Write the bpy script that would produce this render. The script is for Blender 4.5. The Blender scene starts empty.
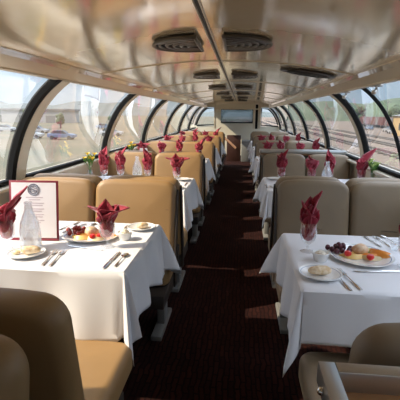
import bpy, bmesh, math, random
from mathutils import Vector, Matrix
random.seed(7)
S = bpy.context.scene
COL = S.collection
PI = math.pi

# ------------------------------------------------------------------ camera
EYE = Vector((0, 0, 1.40))
right = Vector((0.99491, 0.10012, 0.0111)); up = Vector((-0.03165, 0.20616, 0.97801)); fwd = Vector((-0.09563, 0.97338, -0.20828))
M = Matrix((right, up, -fwd)).transposed().to_4x4()
cam_d = bpy.data.cameras.new('camera'); cam = bpy.data.objects.new('camera', cam_d); COL.objects.link(cam)
cam.matrix_world = Matrix.Translation(EYE) @ M
cam_d.sensor_width = 36; cam_d.lens = 36.45; cam_d.clip_start = 0.02; cam_d.clip_end = 2000
S.camera = cam
# ------------------------------------------------------------------ world
w = bpy.data.worlds.new('sky'); S.world = w; w.use_nodes = True
nt = w.node_tree; nt.nodes.clear()
def N(nt, t, **k):
    n = nt.nodes.new(t)
    for a, b in k.items(): setattr(n, a, b)
    return n
out = N(nt, 'ShaderNodeOutputWorld'); bg = N(nt, 'ShaderNodeBackground')
tc = N(nt, 'ShaderNodeTexCoord'); sp = N(nt, 'ShaderNodeSeparateXYZ'); cr = N(nt, 'ShaderNodeValToRGB')
nt.links.new(tc.outputs['Generated'], sp.inputs[0]); nt.links.new(sp.outputs['Z'], cr.inputs[0])
cr.color_ramp.elements[0].position = 0.0; cr.color_ramp.elements[0].color = (.34, .41, .47, 1)
cr.color_ramp.elements[1].position = 0.6; cr.color_ramp.elements[1].color = (1.9, 2.2, 2.7, 1)
e = cr.color_ramp.elements.new(0.12); e.color = (.20, .35, .51, 1)
e = cr.color_ramp.elements.new(0.36); e.color = (.36, .46, .60, 1)
no = N(nt, 'ShaderNodeTexNoise'); no.inputs['Scale'].default_value = 3.0; no.inputs['Detail'].default_value = 6
mp = N(nt, 'ShaderNodeMapping'); mp.inputs['Scale'].default_value = (1, 1, 4)
nt.links.new(tc.outputs['Generated'], mp.inputs[0]); nt.links.new(mp.outputs[0], no.inputs['Vector'])
c2 = N(nt, 'ShaderNodeValToRGB'); c2.color_ramp.elements[0].position = .48; c2.color_ramp.elements[1].position = .72
nt.links.new(no.outputs['Fac'], c2.inputs[0])
mx = N(nt, 'ShaderNodeMixRGB'); mx.blend_type = 'SCREEN'; mx.inputs[2].default_value = (.25, .25, .25, 1)
nt.links.new(c2.outputs[0], mx.inputs[0]); nt.links.new(cr.outputs[0], mx.inputs[1]); nt.links.new(mx.outputs[0], bg.inputs[0])
nt.links.new(bg.outputs[0], out.inputs[0]); bg.inputs[1].default_value = 1.0
# ------------------------------------------------------------------ sun, exposure
sd = bpy.data.lights.new('sun', 'SUN'); so = bpy.data.objects.new('sun', sd); COL.objects.link(so)
sd.energy = 4.5; sd.angle = math.radians(0.8); sd.color = (1.0, .86, .66)
so.rotation_euler = Vector((1, .33, -.84)).to_track_quat('-Z', 'Y').to_euler()
vs = S.view_settings; vs.view_transform = 'Standard'; vs.look = 'None'; vs.gamma = 1; vs.use_curve_mapping = False
vs.exposure = 0.90
S.cycles.max_bounces = 10; S.cycles.diffuse_bounces = 5; S.cycles.transparent_max_bounces = 24
S.cycles.sample_clamp_indirect = 4

# ------------------------------------------------------------------ materials
def mat(name, col, rough=.6, metal=0, spec=.5, coat=0, noise=None, bump=None, emit=None, sheen=0, trans=0):
    m = bpy.data.materials.new(name); m.use_nodes = True; t = m.node_tree; b = t.nodes['Principled BSDF']
    b.inputs['Base Color'].default_value = (*col, 1); b.inputs['Roughness'].default_value = rough
    b.inputs['Metallic'].default_value = metal; b.inputs['Specular IOR Level'].default_value = spec
    b.inputs['Coat Weight'].default_value = coat; b.inputs['Coat Roughness'].default_value = .08
    b.inputs['Sheen Weight'].default_value = sheen; b.inputs['Transmission Weight'].default_value = trans
    tcn = N(t, 'ShaderNodeTexCoord')
    if noise:
        sc, col2, lo, hi = noise
        n = N(t, 'ShaderNodeTexNoise'); n.inputs['Scale'].default_value = sc; n.inputs['Detail'].default_value = 5
        t.links.new(tcn.outputs['Object'], n.inputs['Vector'])
        r = N(t, 'ShaderNodeValToRGB'); r.color_ramp.elements[0].position = lo; r.color_ramp.elements[1].position = hi
        r.color_ramp.elements[0].color = (*col, 1); r.color_ramp.elements[1].color = (*col2, 1)
        t.links.new(n.outputs['Fac'], r.inputs[0]); t.links.new(r.outputs[0], b.inputs['Base Color'])
    if bump:
        sc, st, di = bump
        n = N(t, 'ShaderNodeTexNoise'); n.inputs['Scale'].default_value = sc; n.inputs['Detail'].default_value = 3
        t.links.new(tcn.outputs['Object'], n.inputs['Vector'])
        bp = N(t, 'ShaderNodeBump'); bp.inputs['Strength'].default_value = st; bp.inputs['Distance'].default_value = di
        t.links.new(n.outputs['Fac'], bp.inputs['Height']); t.links.new(bp.outputs[0], b.inputs['Normal'])
    return m

def thin_glass(name, tint, haze, refl=1.0, ior=1.5):
    m = bpy.data.materials.new(name); m.use_nodes = True; t = m.node_tree; t.nodes.clear()
    o = N(t, 'ShaderNodeOutputMaterial'); tr = N(t, 'ShaderNodeBsdfTransparent'); tr.inputs[0].default_value = (*tint, 1)
    gl = N(t, 'ShaderNodeBsdfGlossy'); gl.inputs['Roughness'].default_value = .02; gl.inputs[0].default_value = (refl, refl, refl, 1)
    lw = N(t, 'ShaderNodeLayerWeight'); lw.inputs[0].default_value = .5
    pw = N(t, 'ShaderNodeMath', operation='POWER'); pw.inputs[1].default_value = 4.0; t.links.new(lw.outputs['Facing'], pw.inputs[0])
    fr = N(t, 'ShaderNodeMath', operation='MULTIPLY_ADD'); f0 = 2*((ior-1)/(ior+1))**2; fr.inputs[1].default_value = 1-f0; fr.inputs[2].default_value = f0
    t.links.new(pw.outputs[0], fr.inputs[0])
    m1 = N(t, 'ShaderNodeMixShader'); t.links.new(fr.outputs[0], m1.inputs[0]); t.links.new(tr.outputs[0], m1.inputs[1]); t.links.new(gl.outputs[0], m1.inputs[2])
    df = N(t, 'ShaderNodeBsdfTranslucent'); df.inputs[0].default_value = (.9, .9, .88, 1)
    m2 = N(t, 'ShaderNodeMixShader'); 
    n = N(t, 'ShaderNodeTexNoise'); n.inputs['Scale'].default_value = 2.5; n.inputs['Detail'].default_value = 5
    tcn = N(t, 'ShaderNodeTexCoord'); mpn = N(t, 'ShaderNodeMapping'); mpn.inputs['Scale'].default_value = (1, 1.6, .5)
    t.links.new(tcn.outputs['Object'], mpn.inputs[0]); t.links.new(mpn.outputs[0], n.inputs['Vector'])
    mr = N(t, 'ShaderNodeMapRange'); mr.inputs['From Min'].default_value = .35; mr.inputs['From Max'].default_value = .75
    mr.inputs['To Min'].default_value = haze * .4; mr.inputs['To Max'].default_value = haze * 1.8
    t.links.new(n.outputs['Fac'], mr.inputs[0]); t.links.new(mr.outputs[0], m2.inputs[0])
    t.links.new(m1.outputs[0], m2.inputs[1]); t.links.new(df.outputs[0], m2.inputs[2]); t.links.new(m2.outputs[0], o.inputs[0])
    return m

M_WINL = thin_glass('dome_glass', (.93, .94, .94), .028)
M_TINT = thin_glass('smoked_glass', (.35, .40, .43), .02)
M_GOB = thin_glass('clear_glass', (.97, .975, .98), .05, 1, 1.6)
M_CEIL = mat('polished_ceiling', (.93, .72, .45), .11, .36, .7, .7, noise=(1.2, (.95, .78, .53), .4, .6), bump=(2.2, .06, .05))
M_CORN = mat('cornice_paint', (.72, .62, .46), .28, .25, .5, .3)
M_CREAM = mat('cream_paint', (.74, .67, .52), .45)
M_SILL = mat('sill_paint', (.60, .52, .40), .4)
M_GASK = mat('black_gasket', (.007, .007, .007), .7, spec=.15)
M_SEAT = mat('tan_leather', (.33, .195, .080), .48, bump=(60, .12, .002), noise=(3, (.29, .17, .068), .4, .65))
M_SEATR = mat('taupe_leather', (.24, .175, .105), .5, bump=(60, .12, .002), noise=(3, (.215, .155, .094), .4, .65))
M_SEAM = mat('leather_piping', (.20, .12, .06), .6)
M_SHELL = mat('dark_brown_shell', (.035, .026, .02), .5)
M_METAL = mat('satin_metal', (.55, .53, .5), .3, .9)
M_GREY = mat('grey_paint', (.18, .18, .17), .5)
M_CLOTH = mat('white_linen', (.70, .695, .705), .85, sheen=.15, bump=(350, .1, .0005))
M_NAP = mat('burgundy_linen', (.34, .012, .035), .8, sheen=.3, noise=(40, (.26, .007, .024), .4, .6), bump=(90, .3, .002))
M_CHINA = mat('white_china', (.82, .81, .78), .15, coat=.4)
M_BLUE = mat('blue_glaze', (.03, .07, .25), .2, coat=.4)
M_STEEL = mat('polished_steel', (.75, .73, .7), .16, 1.0)
M_WOOD = mat('brown_wood', (.40, .20, .08), .4, noise=(7, (.30, .14, .05), .4, .6))
M_DARKP = mat('dark_panel', (.05, .018, .012), .5)
M_TABLE = mat('table_core', (.3, .25, .2), .5)
M_MENU = mat('menu_board', (.22, .015, .03), .5)
M_PAPER = mat('menu_paper', (.85, .80, .80), .7)
M_INK = mat('grey_ink', (.22, .22, .26), .7)
M_INKP = mat('pale_ink', (.55, .45, .48), .7)
M_WATER = thin_glass('bottle_glass', (.96, .97, .98), .22, 1, 1.6)
M_VENT = mat('vent_metal', (.09, .075, .06), .35, .5)
M_VDARK = mat('vent_dark', (.02, .018, .015), .6)
M_GREEN = mat('leaf_green', (.10, .22, .04), .6)
M_YEL = mat('petal_yellow', (.85, .55, .03), .6)
M_PALEG = mat('pale_bloom', (.45, .55, .18), .6)
M_STEEM = mat('stair_rail_tan', (.50, .28, .17), .5)

# carpet
M_CARP = bpy.data.materials.new('patterned_carpet'); M_CARP.use_nodes = True
t = M_CARP.node_tree; b = t.nodes['Principled BSDF']; b.inputs['Roughness'].default_value = .95; b.inputs['Specular IOR Level'].default_value = .1
br = N(t, 'ShaderNodeTexBrick'); tcn = N(t, 'ShaderNodeTexCoord'); mpn = N(t, 'ShaderNodeMapping')
mpn.inputs['Rotation'].default_value = (0, 0, PI / 2); mpn.inputs['Scale'].default_value = (1, 1, 1)
t.links.new(tcn.outputs['Object'], mpn.inputs[0])
nz = N(t, 'ShaderNodeTexNoise'); nz.inputs['Scale'].default_value = 9; nz.inputs['Detail'].default_value = 6
t.links.new(tcn.outputs['Object'], nz.inputs['Vector'])
ad = N(t, 'ShaderNodeMixRGB'); ad.inputs[0].default_value = .045; t.links.new(mpn.outputs[0], ad.inputs[1]); t.links.new(nz.outputs['Color'], ad.inputs[2])
t.links.new(ad.outputs[0], br.inputs['Vector'])
br.inputs['Scale'].default_value = 1; br.inputs['Brick Width'].default_value = .11; br.inputs['Row Height'].default_value = .028
br.inputs['Mortar Size'].default_value = .0045; br.inputs['Color1'].default_value = (.034, .010, .007, 1)
br.inputs['Color2'].default_value = (.019, .006, .005, 1); br.inputs['Mortar'].default_value = (.008, .003, .003, 1)
t.links.new(br.outputs['Color'], b.inputs['Base Color'])

# ------------------------------------------------------------------ helpers
def smooth(me, ang=40):
    for p in me.polygons: p.use_smooth = True
    try: me.set_sharp_from_angle(angle=math.radians(ang))
    except Exception: pass
def mk(name, bm, m, parent=None, sm=True, loc=None, rot=None):
    bmesh.ops.recalc_face_normals(bm, faces=bm.faces)
    me = bpy.data.meshes.new(name); bm.to_mesh(me); bm.free()
    if sm: smooth(me)
    for k in (m if isinstance(m, (list, tuple)) else [m]): me.materials.append(k)
    o = bpy.data.objects.new(name, me); COL.objects.link(o)
    if parent: o.parent = parent
    if loc: o.location = loc
    if rot: o.rotation_euler = rot
    return o
def tag(o, label, cat, group=None, kind=None):
    if label: o['label'] = label
    if cat: o['category'] = cat
    if group: o['group'] = group
    if kind: o['kind'] = kind
    return o
def thing(name, label, cat, loc=(0, 0, 0), rz=0, group=None):
    o = bpy.data.objects.new(name, None); COL.objects.link(o); o.location = loc; o.rotation_euler = (0, 0, rz)
    o.empty_display_size = .1
    return tag(o, label, cat, group)
def struct(name, bm, m, sm=False, parent=None):
    o = mk(name, bm, m, parent, sm)
    if not parent: o['kind'] = 'structure'
    return o
def dup(root, loc, rz=None, label=None, group=None, par=None, scale=None):
    c = root.copy(); COL.objects.link(c)
    if par is None:
        c.location = loc if loc is not None else (0, 0, 0)
        if rz is not None: c.rotation_euler = (root.rotation_euler.x, root.rotation_euler.y, rz)
        if label: c['label'] = label
        if group: c['group'] = group
        if scale: c.scale = scale
    else: c.parent = par
    for ch in list(root.children): dup(ch, None, par=c)
    return c
def box(bm, x0, x1, y0, y1, z0, z1, mi=0, bev=0):
    r = bmesh.ops.create_cube(bm, size=1, matrix=Matrix.Translation(((x0+x1)/2, (y0+y1)/2, (z0+z1)/2)) @ Matrix.Diagonal((x1-x0, y1-y0, z1-z0, 1)))
    fs = {f for v in r['verts'] for f in v.link_faces}
    for f in fs: f.material_index = mi
    if bev:
        es = {e for v in r['verts'] for e in v.link_edges}
        bmesh.ops.bevel(bm, geom=list(es), offset=bev, segments=2, affect='EDGES', profile=.5)
    return bm
def nb(): return bmesh.new()
def ball(bm, c, r, sub=2, sc=(1, 1, 1), rot=None):
    m = Matrix.Translation(c)
    if rot is not None: m = m @ rot
    bmesh.ops.create_icosphere(bm, subdivisions=sub, radius=r, matrix=m @ Matrix.Diagonal((*sc, 1)))
    return bm
def tube(bm, pts, r, n=8, closed=False, flat=1.0):
    pts = [Vector(p) for p in pts]; L = len(pts); rings = []
    up0 = Vector((0, 0, 1))
    for i, p in enumerate(pts):
        if closed: d = pts[(i+1) % L] - pts[i-1]
        else: d = pts[min(i+1, L-1)] - pts[max(i-1, 0)]
        d.normalize(); u = up0 if abs(d.z) < .95 else Vector((0, 1, 0))
        a = d.cross(u).normalized(); bb = a.cross(d).normalized()
        rr = r[i] if isinstance(r, (list, tuple)) else r
        rings.append([bm.verts.new(p + a*math.cos(2*PI*k/n)*rr + bb*math.sin(2*PI*k/n)*rr*flat) for k in range(n)])
    for i in range(L if closed else L-1):
        A = rings[i]; B = rings[(i+1) % L]
        for k in range(n): bm.faces.new((A[k], A[(k+1) % n], B[(k+1) % n], B[k]))
    if not closed: bm.faces.new(rings[0][::-1]); bm.faces.new(rings[-1])
    return bm
def lathe(bm, prof, n=28, c=(0, 0, 0), sx=1, sy=1, cap=True):
    rings = []
    for (r, z) in prof:
        if r < 1e-6: rings.append([bm.verts.new((c[0], c[1], c[2]+z))])
        else: rings.append([bm.verts.new((c[0]+r*sx*math.cos(2*PI*k/n), c[1]+r*sy*math.sin(2*PI*k/n), c[2]+z)) for k in range(n)])
    for A, B in zip(rings, rings[1:]):
        if len(A) == 1 and len(B) == 1: continue
        for k in range(n):
            k2 = (k+1) % n
            if len(A) == 1: bm.faces.new((A[0], B[k2], B[k]))
            elif len(B) == 1: bm.faces.new((A[k], A[k2], B[0]))
            else: bm.faces.new((A[k], A[k2], B[k2], B[k]))
    return bm
def prism(bm, poly, y0, y1):
    """polygon in x,z extruded along y"""
    A = [bm.verts.new((x, y0, z)) for x, z in poly]; B = [bm.verts.new((x, y1, z)) for x, z in poly]; n = len(poly)
    bm.faces.new(A); bm.faces.new(B[::-1])
    for i in range(n): bm.faces.new((A[i], B[i], B[(i+1) % n], A[(i+1) % n]))
    return bm
def pillow(w, h, d, rc, re, bulge=.012, rb=.03):
    """upholstered slab: outline in x,z (0..h), depth along y, top corners radius rc, edge round re"""
    out = []
    def arc(cx, cz, r, a0, a1, n=7):
        for i in range(n+1):
            a = a0+(a1-a0)*i/n; out.append((cx+r*math.cos(a), cz+r*math.sin(a), math.cos(a), math.sin(a)))
    arc(w/2-rb, rb, rb, -PI/2, 0, 3); arc(w/2-rc, h-rc, rc, 0, PI/2)
    # slightly crowned top
    for i in range(1, 8):
        x = (w/2-rc)*(1-i/4); out.append((x, h+.006*(1-(2*x/w)**2), 0, 1))
    arc(-w/2+rc, h-rc, rc, PI/2, PI); arc(-w/2+rb, rb, rb, PI, 1.5*PI, 3)
    bm = nb(); rings = []
    prof = []
    K = 6
    for i in range(K+1):
        a = PI/2*i/K; prof.append((re*(1-math.sin(a)), -d/2+re*(1-math.cos(a))))
    prof2 = [(o, -y) for o, y in prof[::-1]]
    cx, cz = 0, h/2
    inner = [(.6, -d/2-bulge*.7), (.25, -d/2-bulge)]
    def ring_in(s, y): return [bm.verts.new((cx+(x-nx*re-cx)*s, y, cz+(z-nz*re-cz)*s)) for x, z, nx, nz in out]
    def ring_o(o, y): return [bm.verts.new((x-nx*o, y, z-nz*o)) for x, z, nx, nz in out]
    rings.append(ring_in(.25, -d/2-bulge)); rings.append(ring_in(.6, -d/2-bulge*.75)); rings.append(ring_in(.85, -d/2-bulge*.3))
    for o, y in prof: rings.append(ring_o(o, y))
    for o, y in prof2: rings.append(ring_o(o, y))
    rings.append(ring_in(.85, d/2+bulge*.3)); rings.append(ring_in(.6, d/2+bulge*.75)); rings.append(ring_in(.25, d/2+bulge))
    n = len(out)
    for A, B in zip(rings, rings[1:]):
        for k in range(n): bm.faces.new((A[k], A[(k+1) % n], B[(k+1) % n], B[k]))
    bm.faces.new(rings[0][::-1]); bm.faces.new(rings[-1])
    return bm
def xf(bm, m): bmesh.ops.transform(bm, matrix=m, verts=bm.verts); return bm

# ------------------------------------------------------------------ car shell
CX = -.15; Y0 = -5.6; Y1 = 14.2; ZS = .91
PROF = [(1.462, .91), (1.43, 1.07), (1.36, 1.26), (1.262, 1.43), (1.165, 1.54), (1.065, 1.62), (.97, 1.68)]
def prof_pt(t, off=0):
    """smooth point on the dome profile, t 0..1, off = inward offset"""
    f = t*(len(PROF)-1); i = min(int(f), len(PROF)-2); u = f-i
    P = [Vector(PROF[max(0, min(len(PROF)-1, i+k))]) for k in (-1, 0, 1, 2)]
    p = .5*((2*P[1])+(P[2]-P[0])*u+(2*P[0]-5*P[1]+4*P[2]-P[3])*u*u+(3*P[1]-P[0]-3*P[2]+P[3])*u**3)
    d = .5*((P[2]-P[0])+2*(2*P[0]-5*P[1]+4*P[2]-P[3])*u+3*(3*P[1]-P[0]-3*P[2]+P[3])*u*u)
    n = Vector((-d.y, d.x)).normalized()
    return p+n*off
bm = nb(); box(bm, CX-1.6, CX+1.6, Y0-.1, Y1+1.6, -.08, 0); struct('floor', bm, M_CARP)
for s, nm in ((-1, 'left'), (1, 'right')):
    bm = nb(); box(bm, *sorted((CX+s*1.475, CX+s*1.6)), Y0, Y1, 0, ZS-.04); struct('wall_'+nm, bm, M_CREAM)
    bm = nb(); box(bm, *sorted((CX+s*1.475, CX+s*1.6)), Y0, Y1, ZS-.04, ZS-.005)
    box(bm, *sorted((CX+s*1.385, CX+s*1.5)), Y0, Y1, ZS-.035, ZS-.008, bev=.008); struct('trim_'+('1' if s < 0 else '2'), bm, M_SILL)
# ceiling : shallow crown, two panels with a gap seam, outer roof
def ceil_z(u): return 1.702+.105*(1-(u/1.0)**2)
bm = nb()
n = 20; us = [-1.0+2.0*i/n for i in range(n+1)]
poly = [(CX+u, ceil_z(u)) for u in us]+[(CX+1.18, 1.84), (CX+.8, 1.93), (CX-.8, 1.93), (CX-1.18, 1.84)]
prism(bm, poly, Y0, Y1); struct('ceiling', bm, M_CEIL, True)
SEAM = CX-.03
k = 3
bm = nb(); z = ceil_z(SEAM-CX)
box(bm, SEAM-.006, SEAM+.006, Y0, Y1-.9, z-.006, z+.004, bev=.002); struct('trim_3', bm, M_VDARK)
bm = nb(); box(bm, SEAM+.008, SEAM+.016, Y0, Y1-.9, z-.008, z+.004, bev=.003); box(bm, SEAM-.016, SEAM-.008, Y0, Y1-.9, z-.008, z+.004, bev=.003)
struct('trim_4', bm, M_CORN)
for i in range(9):       # cross seams between the ceiling panels
    y = 1.35+1.96*i if i < 7 else None
    if y is None: break
    bm = nb(); pts = [(CX+u, y, ceil_z(u)-.001) for u in [-.99+1.98*j/16 for j in range(17)]]
    tube(bm, pts, .006, 6); struct('trim_%d' % (5+i), bm, M_CORN, True)
for s, nm in ((-1, 20), (1, 21)):
    bm = nb(); P = [(CX+s*x, z) for x, z in ((.985, 1.712), (1.0, 1.700), (1.055, 1.618), (1.065, 1.608), (1.09, 1.608), (1.11, 1.63), (1.18, 1.76), (1.18, 1.84), (1.0, 1.78))]
    prism(bm, P, Y0, Y1); struct('trim_%d' % nm, bm, M_CORN)
    bm = nb()
    for (x, z, r) in ((.998, 1.700, .007), (1.057, 1.615, .006)): tube(bm, [(CX+s*x, Y0, z), (CX+s*x, Y1, z)], r, 8)
    struct('trim_%d' % (nm+2), bm, M_CORN, True)

# dome ribs + windows
RIBL = [2.72+1.97*i for i in range(-4, 7)]; RIBR = [2.42+1.95*i for i in range(-4, 7)]
def strip(bm, s, y0, y1, o0, o1, n=24, t0=0, t1=.835):
    """curved bar following the dome profile between y0,y1 and inward offsets o0<o1"""
    rings = []
    for i in range(n+1):
        t = t0+(t1-t0)*i/n; a = prof_pt(t, o0); b_ = prof_pt(t, o1)
        rings.append([bm.verts.new(v) for v in ((CX+s*a.x, y0, a.y), (CX+s*a.x, y1, a.y), (CX+s*b_.x, y1, b_.y), (CX+s*b_.x, y0, b_.y))])
    for A, B in zip(rings, rings[1:]):
        for k in range(4): bm.faces.new((A[k], A[(k+1) % 4], B[(k+1) % 4], B[k]))
    bm.faces.new(rings[0]); bm.faces.new(rings[-1][::-1])
wn = 1; tn = 30
for s, ribs in ((-1, RIBL), (1, RIBR)):
    ys = ribs
    for y in ys:
        bm = nb(); strip(bm, s, y+.0, y+.125, -.035, .020); struct('trim_%d' % tn, bm, M_CREAM, True); tn += 1
    edges = [Y0]+[v for v in ys if v > Y0+.2]+[Y1]
    for a, b_ in zip(edges, edges[1:]):
        ya = a+(.12 if a != Y0 else 0); yb = b_
        if yb-ya < .2: continue
        f = thing('window_%d' % wn, None, None); f['kind'] = 'structure'; wn += 1
        bm = nb(); 
        rings = []
        for i in range(25):
            p = prof_pt(i/24, -.02); rings.append([bm.verts.new((CX+s*p.x, yy, p.y)) for yy in (ya+.01, yb-.01)])
        for A, B in zip(rings, rings[1:]): bm.faces.new((A[0], A[1], B[1], B[0]))
        mk('pane', bm, M_WINL, f)
        bm = nb()
        strip(bm, s, yb-.055, yb, -.03, .016)          # wide black gasket on the near side of each rib
        strip(bm, s, ya, ya+.02, -.03, .014)
        mk('gasket', bm, M_GASK, f)
        bm = nb(); box(bm, *sorted((CX+s*1.425, CX+s*1.48)), ya, yb-.07, ZS-.004, ZS+.028, bev=.008)
        mk('gasket', bm, M_GASK, f)
        if s > 0 and ya < 3.4 < yb:
            bm = nb(); strip(bm, s, 3.41, 3.43, -.026, .0); mk('mullion', bm, M_GASK, f)
# unseen solid strip, added to keep the sun off the first left bench
bm = nb(); strip(bm, -1, -.55, .80, -.04, .0, t1=1)
struct('wall_pier', bm, M_CREAM, True)
# end wall
bm = nb()
box(bm, CX-1.6, CX+1.6, Y1, Y1+.06, .0, 1.0)
def bw(x0, x1, z0, z1): box(bm, x0, x1, Y1, Y1+.06, z0, z1)
bw(-.90, -.70, 1.0, 1.9); bw(.38, .64, 1.0, 1.9); bw(-.70, .38, 1.0, 1.12); bw(-.70, .38, 1.56, 1.9)
bw(-1.5, -.9, 1.62, 1.9); bw(.64, 1.2, 1.62, 1.9)
struct('wall_far', bm, M_CREAM)
bm = nb(); box(bm, CX-1.6, CX+1.6, Y0-.06, Y0, 0, 1.0); box(bm, CX-1.6, CX+1.6, Y0-.06, Y0, 1.6, 1.93); struct('wall_near', bm, M_CREAM)
f = thing('window_%d' % wn, None, None); f['kind'] = 'structure'; wn += 1
bm = nb(); box(bm, -.70, .38, Y1+.02, Y1+.03, 1.12, 1.56); mk('pane', bm, M_TINT, f, False)
bm = nb(); tube(bm, [(-.70, Y1, 1.12), (.38, Y1, 1.12), (.38, Y1, 1.56), (-.70, Y1, 1.56)], .022, 8, True); mk('gasket', bm, M_GASK, f)
for s, xi in ((-1, -.93), (1, .67)):
    f = thing('window_%d' % wn, None, None); f['kind'] = 'structure'; wn += 1
    pts = [(xi, 1.10)]
    for t in [i/10 for i in range(11)]:
        p = prof_pt(.12+t*.8, .05); pts.append((CX+s*p.x, max(p.y, 1.0)))
    pts = [(xi, 1.04)]+pts[1:]
    pts = [p for p in pts if (p[1] < 1.60)]+[(xi, 1.60)]
    bm = nb(); vs_ = [bm.verts.new((x, Y1+.02, z)) for x, z in pts]; bm.faces.new(vs_)
    mk('pane', bm, M_WINL, f, False)
    bm = nb(); tube(bm, [(x, Y1, z) for x, z in pts], .022, 8, True); mk('gasket', bm, M_GASK, f)
# portal frame across the far end of the dome
bm = nb()
for x0, x1 in ((-.86, -.80), (.36, .42), (.52, .60)): box(bm, x0, x1, 13.0, 13.06, .95, 1.79, bev=.006)
box(bm, -.86, .60, 13.0, 13.05, 1.545, 1.575, bev=.005); box(bm, -.86, .60, 13.0, 13.06, 1.70, 1.79, bev=.005)
tag(mk('portal_frame', bm, M_CORN), 'cream metal frame of posts and crossbars before the far end window', 'frame')
bm = nb(); box(bm, .43, .51, 13.08, 13.11, .95, 1.70); tag(mk('dark_screen', bm, M_GASK), 'narrow black upright screen between posts of the far frame, right of the end window', 'screen')
# stairwell at the end of the aisle
t_ = thing('stairwell_partition', 'dark brown stairwell partition at the end of the aisle, below the end window', 'partition', (0, 12.4, 0))
bm = nb(); box(bm, -.42, .0, 0, .05, .0, .78, bev=.01); mk('panel', bm, M_DARKP, t_)
bm = nb(); tube(bm, [(-.52, -.1, .72), (-.36, -.12, .60), (-.14, -.14, .40)], .035, 8); mk('handrail', bm, M_STEEM, t_)
bm = nb(); box(bm, .02, .30, 12.2, 12.9, 0, .62, bev=.02); tag(mk('cabinet', bm, M_GREY), 'low grey cabinet beside the stairwell at the end of the aisle', 'cabinet')

# ------------------------------------------------------------------ ceiling air vents
def make_vent(side):
    r = thing('air_vent', '', 'vent')
    a, b_ = .255, .225
    K = 22
    def dpts(sc, ox=0):
        return [(side*(ox+sc*a*math.cos(-PI/2+PI*i/K)), sc*b_*math.sin(-PI/2+PI*i/K)) for i in range(K+1)]
    bm = nb(); tube(bm, [(x, y, -.012) for x, y in dpts(1)]+[(0, b_*.5, -.012), (0, 0, -.012), (0, -b_*.5, -.012)], .011, 8, True); mk('rim', bm, M_VENT, r)
    bm = nb(); P = dpts(.99); A = [bm.verts.new((x, y, -.003)) for x, y in P]; B = [bm.verts.new((x, y, .006)) for x, y in P]
    bm.faces.new(A); bm.faces.new(B[::-1])
    for i in range(len(P)): bm.faces.new((A[i], A[(i+1) % len(P)], B[(i+1) % len(P)], B[i]))
    mk('throat', bm, M_VDARK, r, False)
    for sc in (.84, .68, .52, .36, .20):
        bm = nb(); tube(bm, [(x+side*.01, y, -.010-.012*(1-sc)) for x, y in dpts(sc)], .009, 6, flat=.9); mk('louvre', bm, M_VENT, r)
    bm = nb(); box(bm, *sorted((side*.0, side*.05)), -.14, .14, -.018, -.004, bev=.006); mk('bracket', bm, M_METAL, r)
    return r
proto = {}
ords = ['nearest', 'second', 'third', 'fourth', 'fifth', 'sixth', 'seventh']
for k in range(6):
    for s in (-1, 1):
        x = SEAM+s*.075+(.0); y = 2.42+1.97*k
        l = '%s dark half-round ceiling vent in the row just %s of the ceiling seam' % (ords[k], 'left' if s < 0 else 'right')
        if k == 0: proto[s] = make_vent(s); o = proto[s]; o['label'] = l; o['group'] = 'ceiling air vents'
        else: o = dup(proto[s], None, None, l)
        o.location = (x, y, ceil_z(x+s*.15-CX)-.002); o.rotation_euler = (0, 0, 0)
        o.rotation_euler = (0, math.atan(.21*(x+s*.1-CX))*1.0, 0)
r = thing('oval_air_vent', 'dark flat oval ceiling vent on the right slope above the windows', 'vent', (.54, 3.62, ceil_z(.69)-.010), 0)
r.rotation_euler = (0, .15, 0)
bm = nb(); lathe(bm, [(0, .004), (.22, .004), (.235, -.006), (.22, -.014), (.20, -.012), (.19, -.006), (0, -.004)], 36, sy=.62); mk('rim', bm, M_VENT, r)
for q in (.165, .125, .08, .04):
    bm = nb(); tube(bm, [(q*math.cos(2*PI*i/28), .62*q*math.sin(2*PI*i/28), -.012) for i in range(28)], .008, 6, True); mk('louvre', bm, M_VDARK, r)
# shade brackets under the right cornice
for k, y in enumerate((3.02, 3.86)):
    r = thing('shade_bracket', ['small chrome bracket under the right cornice, nearer of two', 'small chrome bracket under the right cornice, farther of two'][k], 'bracket', (CX+1.075, y, 1.609), group='cornice brackets')
    bm = nb(); box(bm, -.03, .03, -.04, .04, -.012, 0, bev=.004); mk('plate', bm, M_METAL, r)
    bm = nb(); tube(bm, [(0, 0, 0), (0, 0, -.035), (-.02, -.02, -.05)], .010, 8); ball(bm, (-.02, -.02, -.05), .017); mk('hook', bm, M_METAL, r)

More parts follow.
